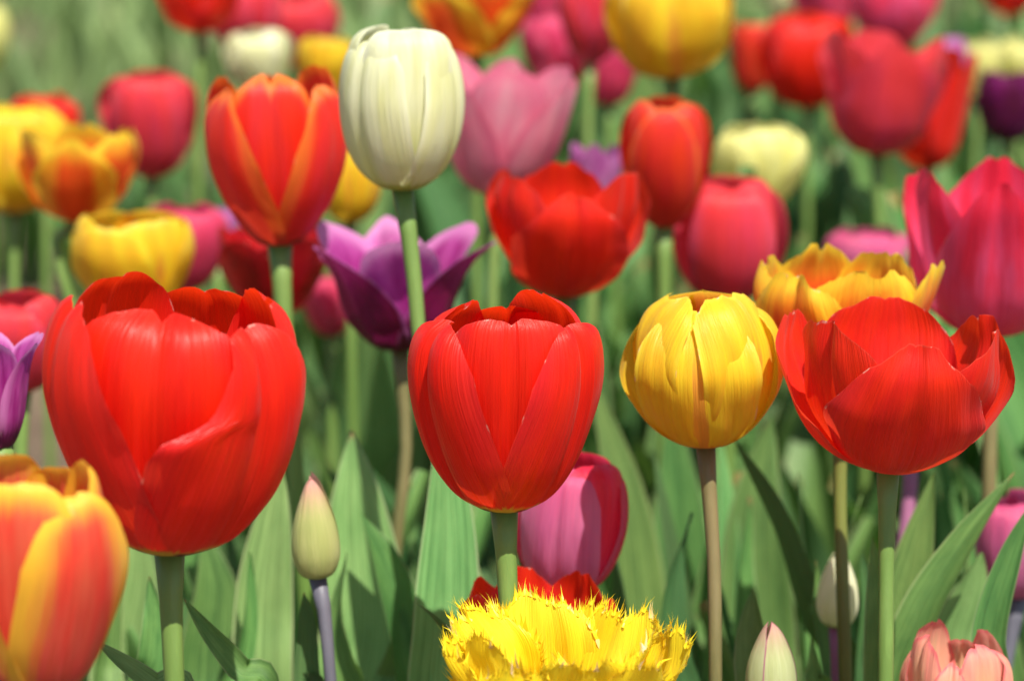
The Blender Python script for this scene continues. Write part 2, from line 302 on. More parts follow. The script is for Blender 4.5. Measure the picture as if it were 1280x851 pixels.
def petal_mesh(kind, R, H, inner, rs, cfg, hi=True):
    """one petal with its axis along +X azimuth; returns V,F,uv,uv2"""
    pr, pz = curve_param(PROF[kind])
    nu, nv = (33, 44) if hi else (17, 22)
    sd_ = rs.random() * 100; sdu = rs.random()
    rscale = (cfg.get('inr', .89) if inner else 1.0) * (1 + rs.uniform(-.015, .015)); zscale = (1.0 if inner else cfg.get('outz', .96)) * (1 + rs.uniform(-.03, .03))
    HW = IN_HW if inner else OUT_HW
    W = cfg.get('w', 1.0) * (1 + rs.uniform(-.04, .04))
    cv = cfg.get('cv', .94 if not inner else 1.0)
    fold = cfg.get('fold', .03) * rs.uniform(.5, 1.4); notch = cfg.get('notch', .03) * rs.uniform(0, 1.3)
    rip = cfg.get('rip', .03); tipround = cfg.get('tip', 2.3 if not inner else 2.8) * rs.uniform(.85, 1.2); tipdrop = cfg.get('drop', .26) * (.95 if inner else 1.1) * rs.uniform(.8, 1.15)
    curl = cfg.get('curl', 0.0) + rs.uniform(-.07, .04)
    lean = math.radians(cfg.get('lean', 0) + rs.uniform(-2, 2.6))
    fr = cfg.get('fringe', 0)
    V, F, U1, U2 = [], [], [], []
    def tt(u): 
        a = abs(u)
        return 1 - tipdrop * a ** tipround - notch * math.exp(-(u / .09) ** 2) + rip * .5 * nz(u * 3.2, sd_, 1) + rip * .25 * nz(u * 11, sd_, 5)
    def pos(u, t):
        r = spline(pr, t) * rscale; z = spline(pz, t) * zscale
        if kind == 'bud': hw = max(r, .02) * math.radians(72)
        else: hw = spline(HW, t) * W
        tear = cfg.get('tear')
        if tear and u * tear > 0:
            k = smooth(.655, .70, t) * (1 - smooth(.84, .98, t))
            hw *= 1 - .34 * k
        rc = max(r * cv, .02)
        a = u * hw / rc
        amax = math.radians(100); a = amax * math.tanh(a / amax)
        rad = rc
        # folds and ripples
        s = smooth(.05, .45, t)
        dr = -fold * 1.3 * math.exp(-(u / .10) ** 2) * s + fold * (.25 if inner else .5) * math.sin(math.pi * min(1, abs(u))) * s + (.06 * abs(u) ** 4 * s if not inner else -.02 * abs(u) ** 3)
        dr += rip * 1.1 * nz(u * 1.3 + 7, t * 2.2, sd_) * s + rip * .35 * nz(u * 4.5, t * 3.0, sd_ + 9) * s
        dr += rip * 1.6 * (abs(u) ** 3) * nz(t * 4.5, sd_, 2.0 if u > 0 else 8.0) * smooth(.3, .7, t)
        dr += curl * smooth(.78, 1.0, t) ** 2 * (1.0)
        if tear and u * tear > 0:
            dr += .24 * smooth(.46, .655, t) * (1 - smooth(.655, .70, t)) * smooth(.30, 1.0, abs(u))
        x = (r - rc) + (rad + dr) * math.cos(a); y = (rad + dr) * math.sin(a)
        X, Y, Z = x * R, y * R, z * H
        # lean about base
        if lean:
            X, Z = X * math.cos(lean) + Z * math.sin(lean), -X * math.sin(lean) + Z * math.cos(lean)
        return Vector((X, Y, Z)), hw
    for j in range(nv):
        v = j / (nv - 1)
        for i in range(nu):
            u = -1 + 2 * i / (nu - 1); u = math.copysign(1 - (1 - abs(u)) ** 1.25, u)
            T = tt(u); t = v * T
            p, hw = pos(u, t)
            V.append(p); U1.append((u * .5 + .5, t))
            U2.append((min(1, max(0, min((1 - abs(u)) * hw, (T - t) * 1.3 * H / R))), sdu))
    for j in range(nv - 1):
        for i in range(nu - 1): F.append((j*nu+i, j*nu+i+1, (j+1)*nu+i+1, (j+1)*nu+i))
    if fr:
        # needle fringe along the rim
        def rim(s):      # s 0..1 round the edge from lower left over the tip to lower right
            if s < .3: return -1, (.42 + (s / .3) * .58)
            if s > .7: return 1, (.42 + ((1 - s) / .3) * .58)
            return -1 + 2 * (s - .3) / .4, 1.0
        N = 190
        for k in range(N):
            s = (k + rs.uniform(-.3, .3)) / N; s = min(.995, max(.005, s))
            u, v = rim(s); T = tt(u); t = v * T
            p, hw = pos(u, t); q, _ = pos(u * .9, t * .93)
            d = (p - q).normalized()
            u2, v2 = rim(min(1, s + .0055)); p2, _ = pos(u2, v2 * tt(u2))
            if (p2 - p).length > .004: p2 = p + (p2 - p).normalized() * .001
            L = R * fr * rs.uniform(.35, 1.2)
            side = (p2 - p); out = d.cross(side).normalized()
            d = (d + Vector((rs.uniform(-.35, .35), rs.uniform(-.35, .35), rs.uniform(-.1, .55))) + out * rs.uniform(-.5, .5)).normalized()
            b0 = p - side * .7 - d * .0012; b1 = p + side * .9 - d * .0012
            m0 = (b0 + b1) / 2 + d * L * .55 + side * .25; m1 = m0 - side * .45
            tipp = (b0 + b1) / 2 + d * L + out * L * rs.uniform(-.25, .25)
            n0 = len(V); V += [b0, b1, m0, m1, tipp, (b0 + b1) / 2 + out * .0004]
            for _ in range(6): U1.append((u * .5 + .5, t)); U2.append((.0, sdu))
            F += [(n0, n0+5, n0+3), (n0+5, n0+1, n0+2, n0+3), (n0+3, n0+2, n0+4)]
    return V, F, U1, U2

def tube(pts, rads, n=12):
    V, F = [], []; up = Vector((1, 0, 0))
    for i, p in enumerate(pts):
        d = (pts[min(i+1, len(pts)-1)] - pts[max(i-1, 0)]).normalized()
        a = up - d * up.dot(d); a.normalize(); b_ = d.cross(a); up = a
        for k in range(n):
            th = 2 * math.pi * k / n; V.append(p + (a * math.cos(th) + b_ * math.sin(th)) * rads[i])
    for i in range(len(pts) - 1):
        for k in range(n): F.append((i*n+k, i*n+(k+1) % n, (i+1)*n+(k+1) % n, (i+1)*n+k))
    F.append(tuple(range(n-1, -1, -1))); F.append(tuple((len(pts)-1)*n+k for k in range(n)))
    return V, F

# ------------------------------------------------------------------ leaves
LEAFW = [(0, .42), (.1, .55), (.3, .88), (.48, 1.0), (.65, .92), (.8, .66), (.92, .32), (1, .03)]
def leaf_mesh(name, pts, width, face, mat, fold=.25, wave=.06, twist=0.0, rs=random, nv=26, nu=9):
    """pts: centre line (3-5 Vectors); face: direction the upper face looks to"""
    V, F, U, U2 = [], [], [], []; n = len(pts); sd_ = rs.random() * 50
    T = [i / (n - 1) for i in range(n)]
    def c(t): return Vector([spline([(T[i], pts[i][k]) for i in range(n)], t) for k in range(3)])
    L = sum((pts[i+1] - pts[i]).length for i in range(n - 1))
    for j in range(nv):
        t = j / (nv - 1); p = c(t); d = (c(min(1, t + .02)) - c(max(0, t - .02))).normalized()
        f = (face - d * face.dot(d)).normalized(); s = d.cross(f).normalized()
        a = twist * (t - .3); f, s = f * math.cos(a) + s * math.sin(a), s * math.cos(a) - f * math.sin(a)
        hw = width / 2 * max(.02, spline(LEAFW, t))
        for i in range(nu):
            u = -1 + 2 * i / (nu - 1)
            k = fold * (1.4 - .8 * t)
            off = f * (hw * k * (u * u)) + f * (wave * width * abs(u) ** 2 * nz(t * 3.6, 2.0 if u > 0 else 9.0, sd_))
            V.append(p + s * (u * hw) + off); U.append((u * .5 + .5, t * L * 4)); U2.append((t, 0))
    for j in range(nv - 1):
        for i in range(nu - 1): F.append((j*nu+i, j*nu+i+1, (j+1)*nu+i+1, (j+1)*nu+i))
    return mesh(name, V, F, mat, uv=U, uv2=U2)
def generic_leaf(rs, L, W, lean, arch, mat):
    """a leaf rooted at the origin growing towards +X"""
    pts = []; x = .006; z = 0; a = math.radians(90 - lean * .45)
    n = 5
    for i in range(n):
        pts.append(Vector((x, rs.uniform(-.004, .004) * i, z)))
        a = math.radians(90 - lean * .45 - (lean + arch * i / (n - 1)) * (i + 1) / n)
        x += math.cos(a) * L / (n - 1); z += math.sin(a) * L / (n - 1)
    return leaf_mesh('leaf', pts, W, Vector((-1, 0, .15)), mat, fold=rs.uniform(.25, .75), wave=rs.uniform(.15, .5), twist=rs.uniform(-1.5, 1.5), rs=rs)
LR = random.Random(5)
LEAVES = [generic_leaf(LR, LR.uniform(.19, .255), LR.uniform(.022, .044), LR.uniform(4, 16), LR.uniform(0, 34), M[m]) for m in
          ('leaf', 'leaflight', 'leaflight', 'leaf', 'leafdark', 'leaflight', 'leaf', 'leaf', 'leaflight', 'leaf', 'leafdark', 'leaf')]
SHORT = [generic_leaf(LR, LR.uniform(.13, .17), LR.uniform(.028, .042), LR.uniform(10, 30), LR.uniform(10, 40), M[m]) for m in ('leaf', 'leaflight', 'leaf', 'leafdark')]

def place_leaf(parent, rs, me, az=None, sc=1.0):
    o = link('leaf', me, parent); o.rotation_euler = (rs.uniform(-.06, .06), rs.uniform(-.06, .06), az if az is not None else rs.uniform(0, 6.283))
    o.scale = (sc, sc, sc); o.location = (0, 0, -.004); return o

# ------------------------------------------------------------------ tulips
FLOWERS = {}
def tulip(key, name, label, group, kind, mat, box, d, rot=0, stem=None, smat='stem', srad=.0032, lean=0, tilt=0, n_leaf=2, cfg=None,
          hi=None, n_pet=6, mats=None, insides=False, seed=None, lh=1.0, leafset=None, hang=0):
    """box = (x0, top, x1, base) in photograph pixels; d = real distance (m); rot 0: an inner petal faces the camera, 60: an outer one"""
    cfg = cfg or {}; rs = random.Random(seed if seed is not None else hash_(key))
    x0, ty, x1, by = box; R = (x1 - x0) / 2 / FPX * d; H = (by - ty) / FPX * d * cfg.get('hs', 1.05)
    if hi is None: hi = d < 1.2
    srad *= .92 if d < 1.3 else .75
    sx = cfg.get('bx', (x0 + x1) / 2)
    B = at(sx, by, d) ; B += cF * 0
    st = stem or [(sx + rs.uniform(-6, 6), by + 160)]
    P = [B] + [at(x, y, d) for x, y in st]
    # go on down to the ground along the last direction
    a, b_ = P[-2], P[-1]; dirn = (b_ - a).normalized(); dirn.y *= .3; dirn.normalize()
    if dirn.z > -.3: dirn = Vector((dirn.x, 0, -1)).normalized()
    k = (b_.z - 0) / -dirn.z; G = b_ + dirn * k
    if k > .02: P.append(G)
    P[-1] = G
    root = bpy.data.objects.new(name, None); COL.objects.link(root); root.location = G; root.empty_display_size = .03
    tag(root, label, 'tulip', group)
    P = [p - G for p in reversed(P)]
    T = [0.0]
    for q, r_ in zip(P, P[1:]): T.append(T[-1] + (r_ - q).length)
    T = [t / T[-1] for t in T]
    N = 26; C = [Vector([spline([(T[i], P[i][kk]) for i in range(len(P))], j / (N - 1)) for kk in range(3)]) for j in range(N)]
    bw = rs.uniform(-.004, .004); C = [c_ + Vector((bw * math.sin(math.pi * j / (N - 1)) * (1 - j / N), 0, 0)) for j, c_ in enumerate(C)]
    rad = [srad * (1.15 - .2 * j / (N - 1)) * (1 + .03 * nz(j * .7, rs.random() * 9, 0)) for j in range(N)]; rad[-1] *= 1.6; rad[-2] *= 1.2; rad[-3] *= 1.06
    C[-1] = C[-1] + (C[-1] - C[-2]).normalized() * .0015
    V, F = tube(C, rad); link('stem', mesh('stem', V, F, M[smat]), root)
    # flower frame
    A = Vector((0, 0, 1)); A.rotate(Quaternion((0, 1, 0), math.radians(lean))); A.rotate(Quaternion((1, 0, 0), math.radians(-tilt)))
    Q = A.to_track_quat('Z', 'Y').to_matrix().to_4x4()
    Q = Matrix.Rotation(math.radians(-tilt), 4, 'X') @ Matrix.Rotation(math.radians(lean), 4, 'Y')
    Mx = Matrix.Translation(P[-1]) @ Q
    for i in range(n_pet):
        inner = (i % 2 == 0)
        if n_pet == 3: inner = False
        pc = dict(cfg); 
        for kk in cfg.get('per', {}).get(i, {}): pc[kk] = cfg['per'][i][kk]
        V, F, U1, U2 = petal_mesh(kind, R, H, inner, rs, pc, hi)
        az = math.radians(-90 + rot + i * 360 / n_pet + rs.uniform(-4, 4))
        mm = Mx @ Matrix.Rotation(az, 4, 'Z')
        V = [mm @ v for v in V]
        mt = M[(mats or {}).get(i, mat)]
        link('petal', mesh('petal', V, F, mt, U1, U2), root)
    if insides:
        V, F = tube([Vector((0, 0, .0)), Vector((0, 0, H * .3)), Vector((0, 0, H * .36)), Vector((0, 0, H * .4))], [R * .09, R * .085, R * .15, R * .06], 10)
        link('pistil', mesh('pistil', [Mx @ v for v in V], F, M['pistil']), root)
        for i in range(6):
            a = i * math.pi / 3; r1 = R * .22; dr_ = Vector((math.cos(a), math.sin(a), 0))
            V, F = tube([dr_ * r1 * .5, dr_ * r1 + Vector((0, 0, H * .18)), dr_ * r1 * 1.2 + Vector((0, 0, H * .22)), dr_ * r1 * 1.3 + Vector((0, 0, H * .38)), dr_ * r1 * 1.3 + Vector((0, 0, H * .4))],
                        [R * .02, R * .02, R * .05, R * .045, R * .01], 8)
            link('stamen', mesh('stamen', [Mx @ v for v in V], F, M['anther']), root)
    for i in range(n_leaf):
        sc = rs.uniform(.75, 1.0) * lh
        place_leaf(root, rs, rs.choice(leafset or LEAVES), None, sc)
    FLOWERS[key] = (root, G)
    return root, G
def hash_(s):
    h = 7
    for ch in s: h = (h * 131 + ord(ch)) % 1000003
    return h

RED, YEL, PNK, WHT, PUR, ORA, BUD = ('red tulips in the bed', 'yellow tulips in the bed', 'pink tulips in the bed', 'cream white tulips in the bed',
                                     'purple tulips in the bed', 'orange tulips in the bed', 'closed tulip buds')
# ---- front row
tulip('center', 'red_tulip', 'sharp red cup-shaped tulip on a bare green stem in the middle', RED, 'cup', 'red', (520, 384, 746, 637), .90, rot=2,
      stem=[(636, 760)], srad=.0033, n_leaf=1, cfg=dict(bx=630, fold=.075, notch=.06, rip=.03, w=1.05, drop=.24, per={3: dict(curl=-.16), 2: dict(curl=-.14), 4: dict(curl=-.14)}), seed=11, insides=True, lean=.5)
tulip('bigred', 'red_tulip', 'largest red tulip, wide with torn front petal, at left', RED, 'cup', 'red', (80, 372, 392, 689), .845, rot=-8,
      stem=[(217, 851)], srad=.0034, n_leaf=1, cfg=dict(bx=212, fold=.06, notch=.09, rip=.07, w=1.07, drop=.34, per={1: dict(tear=-1)}), seed=22, insides=True, lean=4.2)
tulip('loworange', 'red_yellow_tulip', 'rosy red tulip with yellow margins, cut off at lower left corner', ORA, 'cup', 'redyellow', (-58, 590, 160, 868), .77, rot=-12,
      n_leaf=0, cfg=dict(fold=.02, rip=.04, curl=.03, w=1.05, drop=.3), seed=5, insides=True)
tulip('fringed', 'fringed_yellow_tulip', 'yellow tulip with a needle-fringed rim at the bottom edge', YEL, 'open', 'fringe', (560, 778, 838, 955), .875, rot=10,
      n_leaf=0, n_pet=12, cfg=dict(fold=.05, rip=.16, w=.74, drop=.26, fringe=.16, cv=1.1, notch=.04, outz=.92, inr=.86,
      per={k: dict(lean=-1, curl=.02) for k in (1, 3, 5, 7, 9, 11)}), seed=6)
tulip('yellow', 'yellow_tulip', 'closed yellow tulip with a faint red streak, on a brown stem', YEL, 'dome', 'yellow', (778, 366, 968, 557), .945, rot=48,
      stem=[(893, 700), (897, 851)], smat='stembrown', srad=.0025, n_leaf=1, cfg=dict(bx=882, fold=.03, rip=.11, w=1.02, curl=.0, outz=.92, drop=.20, tip=3.2, per={1: dict(curl=-.16), 2: dict(curl=-.34), 3: dict(curl=-.2), 0: dict(curl=-.05)}), seed=31, lean=-2, mats={1: 'yellow', 2: 'yelloworange'})
tulip('redopen', 'red_tulip', 'wide open red tulip with petals apart, at right in front', RED, 'bowl', 'redplain', (1004, 398, 1280, 587), .915, rot=64,
      stem=[(1108, 700), (1107, 851)], srad=.0028, n_leaf=1, cfg=dict(bx=1110, fold=.05, rip=.09, w=.95, drop=.34, notch=.02, lean=2), seed=9, insides=True, lean=4.5)
tulip('yelred', 'yellow_orange_tulip', 'frilly yellow and orange tulip just behind the open red one', ORA, 'bowl', 'yelloworange', (942, 326, 1162, 500), 1.0, rot=15,
      stem=[(1050, 620), (1057, 851)], smat='stemolive', srad=.0026, n_leaf=1, cfg=dict(fold=.05, rip=.12, w=.95, drop=.2, notch=.05, outz=1.0), seed=12)
tulip('white', 'cream_tulip', 'tall cream white egg-shaped tulip above the purple one', WHT, 'egg', 'white', (427, 48, 585, 237), 1.01, rot=14,
      stem=[(516, 330), (526, 430), (562, 640)], srad=.0029, n_leaf=1, cfg=dict(bx=503, fold=.05, rip=.035, w=1.0, curl=-.04), seed=14)
tulip('redmargin', 'red_orange_tulip', 'tall closed red tulip with orange petal margins, left of the cream one', RED, 'tall', 'redorange', (254, 100, 422, 306), 1.10, rot=5,
      stem=[(356, 420)], srad=.0036, n_leaf=2, cfg=dict(bx=350, fold=.02, rip=.06, w=.98, curl=.03, drop=.38, notch=.06, per={2: dict(lean=4.5, curl=.05), 3: dict(lean=3), 4: dict(lean=5)}), seed=15, lean=-2)
tulip('purple', 'purple_tulip', 'flared purple tulip with pale lilac margins behind the cream one\'s stem', PUR, 'flare', 'purple', (420, 280, 618, 436), 1.12, rot=6,
      stem=[(508, 560), (500, 640)], smat='stembrown', srad=.0027, n_leaf=2, cfg=dict(bx=500, fold=.02, rip=.06, w=.92, drop=.56, tip=1.8, lean=4), seed=16, insides=True, mats={0: 'purplelight', 2: 'purplelight', 4: 'purplelight', 3: 'purplelight'})
tulip('reddouble', 'red_tulip', 'broad bright red tulip directly above the sharp middle one', RED, 'bowl', 'redplain', (604, 222, 806, 370), 1.14, rot=62,
      n_leaf=2, cfg=dict(fold=.03, rip=.07, w=.92, drop=.26), seed=17, insides=True, lean=1)
tulip('pinklow', 'pink_tulip', 'pink tulip turning red, low behind the middle red one', PNK, 'egg', 'crimson', (649, 574, 785, 740), 1.0, rot=40,
      n_leaf=2, cfg=dict(bx=706, fold=.05, rip=.03, w=.98), seed=18, lean=5, mats={5: 'pinklilac'})
tulip('redlow', 'red_tulip', 'low red tulip peeping over the fringed yellow rim', RED, 'bowl', 'redplain', (572, 728, 762, 865), .955, rot=10,
      n_leaf=1, cfg=dict(fold=.03, rip=.08, w=.85, drop=.3), seed=19)
tulip('lilacleft', 'lilac_tulip', 'lilac tulip cut by the left edge, beside the largest red one', PUR, 'flare', 'purplelight', (-50, 425, 52, 562), .95, rot=10,
      n_leaf=1, cfg=dict(fold=.03, rip=.04, w=.85, drop=.4, curl=.05), seed=20)
tulip('budleft', 'tulip_bud', 'pale green closed bud with pink tip on a grey stem', BUD, 'bud', 'bud', (363, 587, 424, 722), .965, rot=20, n_pet=3,
      stem=[(405, 760), (414, 851)], smat='stemgrey', srad=.0023, n_leaf=1, cfg=dict(bx=397, fold=.01, rip=.012, outz=1.0, hs=1.0), seed=21, lean=-3, hi=True)
tulip('budbottom', 'tulip_bud', 'greenish bud with violet petal seam, at the bottom edge', BUD, 'bud', 'budpink', (931, 768, 995, 885), .93, rot=35, n_pet=3,
      n_leaf=1, srad=.0026, cfg=dict(fold=.01, rip=.01, outz=1.0, hs=1.0), seed=23, hi=True)
tulip('budwhite', 'tulip_bud', 'small whitish bud behind an olive stem at right', BUD, 'bud', 'budwhite', (1020, 682, 1072, 782), 1.02, rot=0, n_pet=3,
      stem=[(1046, 851)], smat='stemplum', n_leaf=1, srad=.0023, cfg=dict(fold=.01, rip=.012, outz=1.0, hs=1.0), seed=24, hi=True)
tulip('salmon', 'salmon_tulip', 'salmon pink double tulip at the bottom right', PNK, 'tall', 'salmon', (1124, 790, 1258, 930), .945, rot=30,
      n_leaf=0, n_pet=8, cfg=dict(fold=.06, rip=.10, w=.72, drop=.42, curl=.04, outz=.86, tip=1.9), seed=25)
tulip('pinkright', 'pink_tulip', 'lilac pink tulip low at the right edge behind green leaves', PNK, 'egg', 'pinklilac', (1225, 622, 1325, 746), 1.10, rot=20,
      stem=[(1252, 851)], smat='stemgrey', n_leaf=1, cfg=dict(bx=1272, fold=.03), seed=26, lean=-4)
# ---- second row
tulip('bigpink', 'crimson_tulip', 'big crimson pink tulip at the right edge above the open red one', PNK, 'goblet', 'crimson', (1104, 216, 1330, 420), 1.10, rot=50,
      stem=[(1236, 600)], smat='stembrown', n_leaf=1, cfg=dict(bx=1238, fold=.04, rip=.06, w=.9, drop=.38), seed=27)
tulip('plumstem', 'purple_tulip', 'tulip on a plum stem, bloom hidden behind the open red one', PUR, 'egg', 'lilac', (1085, 430, 1165, 530), 1.14, rot=0,
      stem=[(1138, 600), (1128, 710)], smat='stemplum', n_leaf=1, srad=.0034, cfg=dict(bx=1136), seed=28)
tulip('roseright', 'rose_tulip', 'rose red tulip below the small cream one', PNK, 'egg', 'redpink', (841, 232, 980, 376), 1.28, rot=60,
      n_leaf=2, cfg=dict(fold=.02, w=.98), seed=29)
tulip('orangetall', 'orange_red_tulip', 'closed orange red tulip right of the broad red one', ORA, 'tall', 'redorange2', (772, 130, 888, 284), 1.25, rot=58,
      stem=[(830, 360)], n_leaf=2, cfg=dict(fold=.02, w=1.0), seed=30)
tulip('creamright', 'cream_tulip', 'blurred pale yellow cream tulip above the rose red one', WHT, 'cup', 'cream', (889, 160, 1004, 262), 1.42, rot=10, n_leaf=2, cfg=dict(rip=.06), seed=31)
tulip('pinkbig', 'pink_tulip', 'large soft pink tulip right behind the cream egg-shaped one', PNK, 'goblet', 'pink', (556, 80, 728, 246), 1.30, rot=0, n_leaf=2,
      cfg=dict(fold=.03, w=.92, drop=.32, bx=620), seed=32, lean=6)
tulip('yellowbehind', 'yellow_tulip', 'yellow tulip half hidden between the tall red and cream ones', YEL, 'egg', 'yellow', (398, 180, 478, 278), 1.34, n_leaf=2, seed=33)
tulip('yellowleft', 'yellow_tulip', 'yellow tulip with orange foot just above the largest red one', YEL, 'cup', 'yellowred', (95, 272, 245, 392), 1.22, rot=40, n_leaf=1,
      cfg=dict(rip=.05, w=1.0, drop=.2, inr=.93, curl=.06), seed=34, mats={0: 'yellow', 1: 'yellow', 3: 'yellow', 4: 'yellow', 5: 'yellow'}, lh=.8)
tulip('orangeleft', 'yellow_orange_tulip', 'open yellow tulip with red flames at upper left', ORA, 'bowl', 'yelloworange', (30, 165, 186, 276), 1.30, rot=62,
      stem=[(70, 300), (92, 390)], n_leaf=0, cfg=dict(rip=.08, w=.85, bx=98), seed=35)
tulip('yellowedge', 'yellow_tulip', 'plain yellow tulip cut by the left edge', YEL, 'egg', 'yellow', (-55, 138, 92, 264), 1.42, n_leaf=0, seed=36)
tulip('redbehindyellow', 'red_tulip', 'red tulip barely showing above the yellow ones at left', RED, 'cup', 'redplain', (15, 122, 100, 215), 1.62, n_leaf=0, seed=37)
tulip('roseleft', 'rose_tulip', 'rose red tulip alone before the green at upper left', PNK, 'cup', 'redpink', (131, 98, 248, 222), 1.55, rot=60, n_leaf=0,
      smat='stem', cfg=dict(w=1.05, drop=.14), seed=38)
tulip('pinkhidden', 'pink_tulip', 'pink tulip between the yellow and the dark red ones at left', PNK, 'cup', 'magenta', (168, 262, 288, 365), 1.38, n_leaf=1, seed=39, lh=.8)
tulip('reddark', 'red_tulip', 'dark red tulip behind the stem of the tall red one', RED, 'open', 'darkred', (266, 290, 418, 392), 1.24, rot=30, n_leaf=2, seed=40)
tulip('redleftedge', 'red_tulip', 'rosy red tulip at left edge behind the lilac one', RED, 'cup', 'redpink', (-35, 375, 88, 490), 1.16, rot=60, n_leaf=1, seed=41, lh=.8)
tulip('magentalow', 'magenta_tulip', 'dark magenta tulip low behind the purple one', PNK, 'cup', 'magenta', (378, 345, 452, 420), 1.42, n_leaf=2, seed=42)
tulip('lilactip', 'lilac_tulip', 'lilac tip showing between the broad red and orange red tulips', PUR, 'goblet', 'lilac', (712, 185, 776, 270), 1.34, n_leaf=2, seed=43)
tulip('pinksmall', 'pink_tulip', 'small light pink tulip above the frilly yellow one', PNK, 'cup', 'pinklilac', (1030, 288, 1136, 370), 1.42, n_leaf=2, seed=44)
tulip('palehidden', 'lilac_tulip', 'pale lilac spot of a tulip below the tall red one', PUR, 'cup', 'lilac', (246, 262, 300, 330), 1.45, n_leaf=1, seed=45)
# ---- back rows
back = [
 ('yellowtop', 'yellow_tulip', 'large yellow tulip at the top edge, right of the middle', YEL, 'egg', 'yellow', (766, -35, 917, 94), 1.38, 60),
 ('orangetop', 'orange_tulip', 'orange and yellow tulip at the top edge above the pink one', ORA, 'open', 'yelloworange', (523, -20, 668, 68), 1.45, 20),
 ('rosetop', 'rose_tulip', 'rose pink tulip at the top edge, left of the large yellow one', PNK, 'tall', 'redpink', (697, -25, 777, 78), 1.55, 0),
 ('magentatop', 'magenta_tulip', 'small magenta tulip below the rose one at the top', PNK, 'egg', 'magenta', (726, 72, 797, 130), 1.68, 30),
 ('pinkbehind', 'pink_tulip', 'deep pink tulip half hidden behind the large soft pink one', PNK, 'cup', 'magenta', (655, 25, 738, 105), 1.7, 0),
 ('yellowsmall', 'yellow_tulip', 'small yellow tulip top just left of the cream egg-shaped one', YEL, 'cup', 'yellow', (374, 55, 436, 125), 1.55, 0),
 ('whitesmall', 'white_tulip', 'small white tulip top just above the tall red one', WHT, 'cup', 'white', (286, 45, 365, 115), 1.6, 60),
 ('redtop', 'red_tulip', 'red tulip at the top edge, leftmost of the top row', RED, 'egg', 'redplain', (196, -40, 305, 38), 1.6, 0),
 ('pinktop', 'pink_tulip', 'pink tulip at the top behind the leftmost red one', PNK, 'egg', 'redpink', (262, -20, 345, 58), 1.72, 30),
 ('redtoptwo', 'red_tulip', 'rosy red tulip at the top above the small white one', RED, 'cup', 'redpink', (338, 0, 422, 85), 1.85, 60),
 ('redright', 'red_tulip', 'large blurred red tulip with violet shade at upper right', RED, 'goblet', 'redpink', (1020, 50, 1172, 192), 1.5, 60),
 ('redrightback', 'red_tulip', 'bright red tulip peeping out right behind the blurred violet-shaded one', RED, 'egg', 'redplain', (1108, 70, 1214, 210), 1.62, 0),
 ('redmid', 'red_tulip', 'red tulip left of the large violet-shaded one', RED, 'egg', 'redplain', (955, 28, 1062, 132), 1.75, 60),
 ('orangeback', 'orange_red_tulip', 'orange red tulip leftmost of the upper right cluster', ORA, 'cup', 'redorange2', (910, 38, 968, 114), 1.8, 0),
 ('crimsontop', 'crimson_tulip', 'crimson pink tulip at the top edge at right', PNK, 'egg', 'crimson', (1068, -40, 1172, 60), 1.85, 40),
 ('pinktopright', 'pink_tulip', 'pink tulip cut by the top edge between crimson and pale ones', PNK, 'egg', 'magenta', (988, -45, 1075, 45), 1.95, 0),
 ('paletop', 'cream_tulip', 'pale cream tulip tip at the top edge right of yellow', WHT, 'cup', 'white', (950, -35, 995, 25), 2.0, 0),
 ('creamone', 'cream_tulip', 'left one of two cream tulips near the right edge', WHT, 'egg', 'cream', (1194, 58, 1248, 122), 1.85, 0),
 ('creamtwo', 'cream_tulip', 'right one of two cream tulips at the right edge', WHT, 'egg', 'cream', (1242, 55, 1300, 118), 1.88, 60),
 ('plum', 'plum_tulip', 'dark plum tulip below two cream ones at the right edge', PUR, 'egg', 'plum', (1214, 96, 1300, 176), 1.65, 30),
 ('lilacback', 'lilac_tulip', 'violet tulip edge between red and cream ones at upper right', PUR, 'egg', 'lilac', (1165, 55, 1208, 120), 1.8, 0),
 ('redcorner', 'red_tulip', 'red tulip foot at the top right corner', RED, 'egg', 'redplain', (1222, -55, 1300, 18), 2.1, 0),
 ('yellowcorner', 'yellow_tulip', 'pale yellow tulip at the top left corner', YEL, 'egg', 'cream', (-42, 15, 14, 85), 2.2, 0),
 ('magentaback', 'magenta_tulip', 'dull magenta tulip top right of the orange one', PNK, 'egg', 'magenta', (655, -30, 700, 50), 1.95, 0),
]
for i, (k, n, l, g, kd, m, box, d, rot) in enumerate(back):
    kd = {'egg': ('egg', 'cup', 'tall', 'goblet')[i % 4]}.get(kd, kd)
    gx = (box[2] - box[0]) * .04; box = (box[0] - gx, box[1] - 4, box[2] + gx, box[3] + 2)
    left = box[0] < 190
    tulip(k, n, l, g, kd, m, box, d, rot=rot, n_leaf=0 if left else 2, hi=False, seed=100 + i, cfg=dict(rip=.09, drop=.2 + .05 * (i % 4), curl=.04 * (i % 3 - 1)), lean=(i * 37 % 11) - 5, tilt=(i * 53 % 9) - 4, lh=1.2)

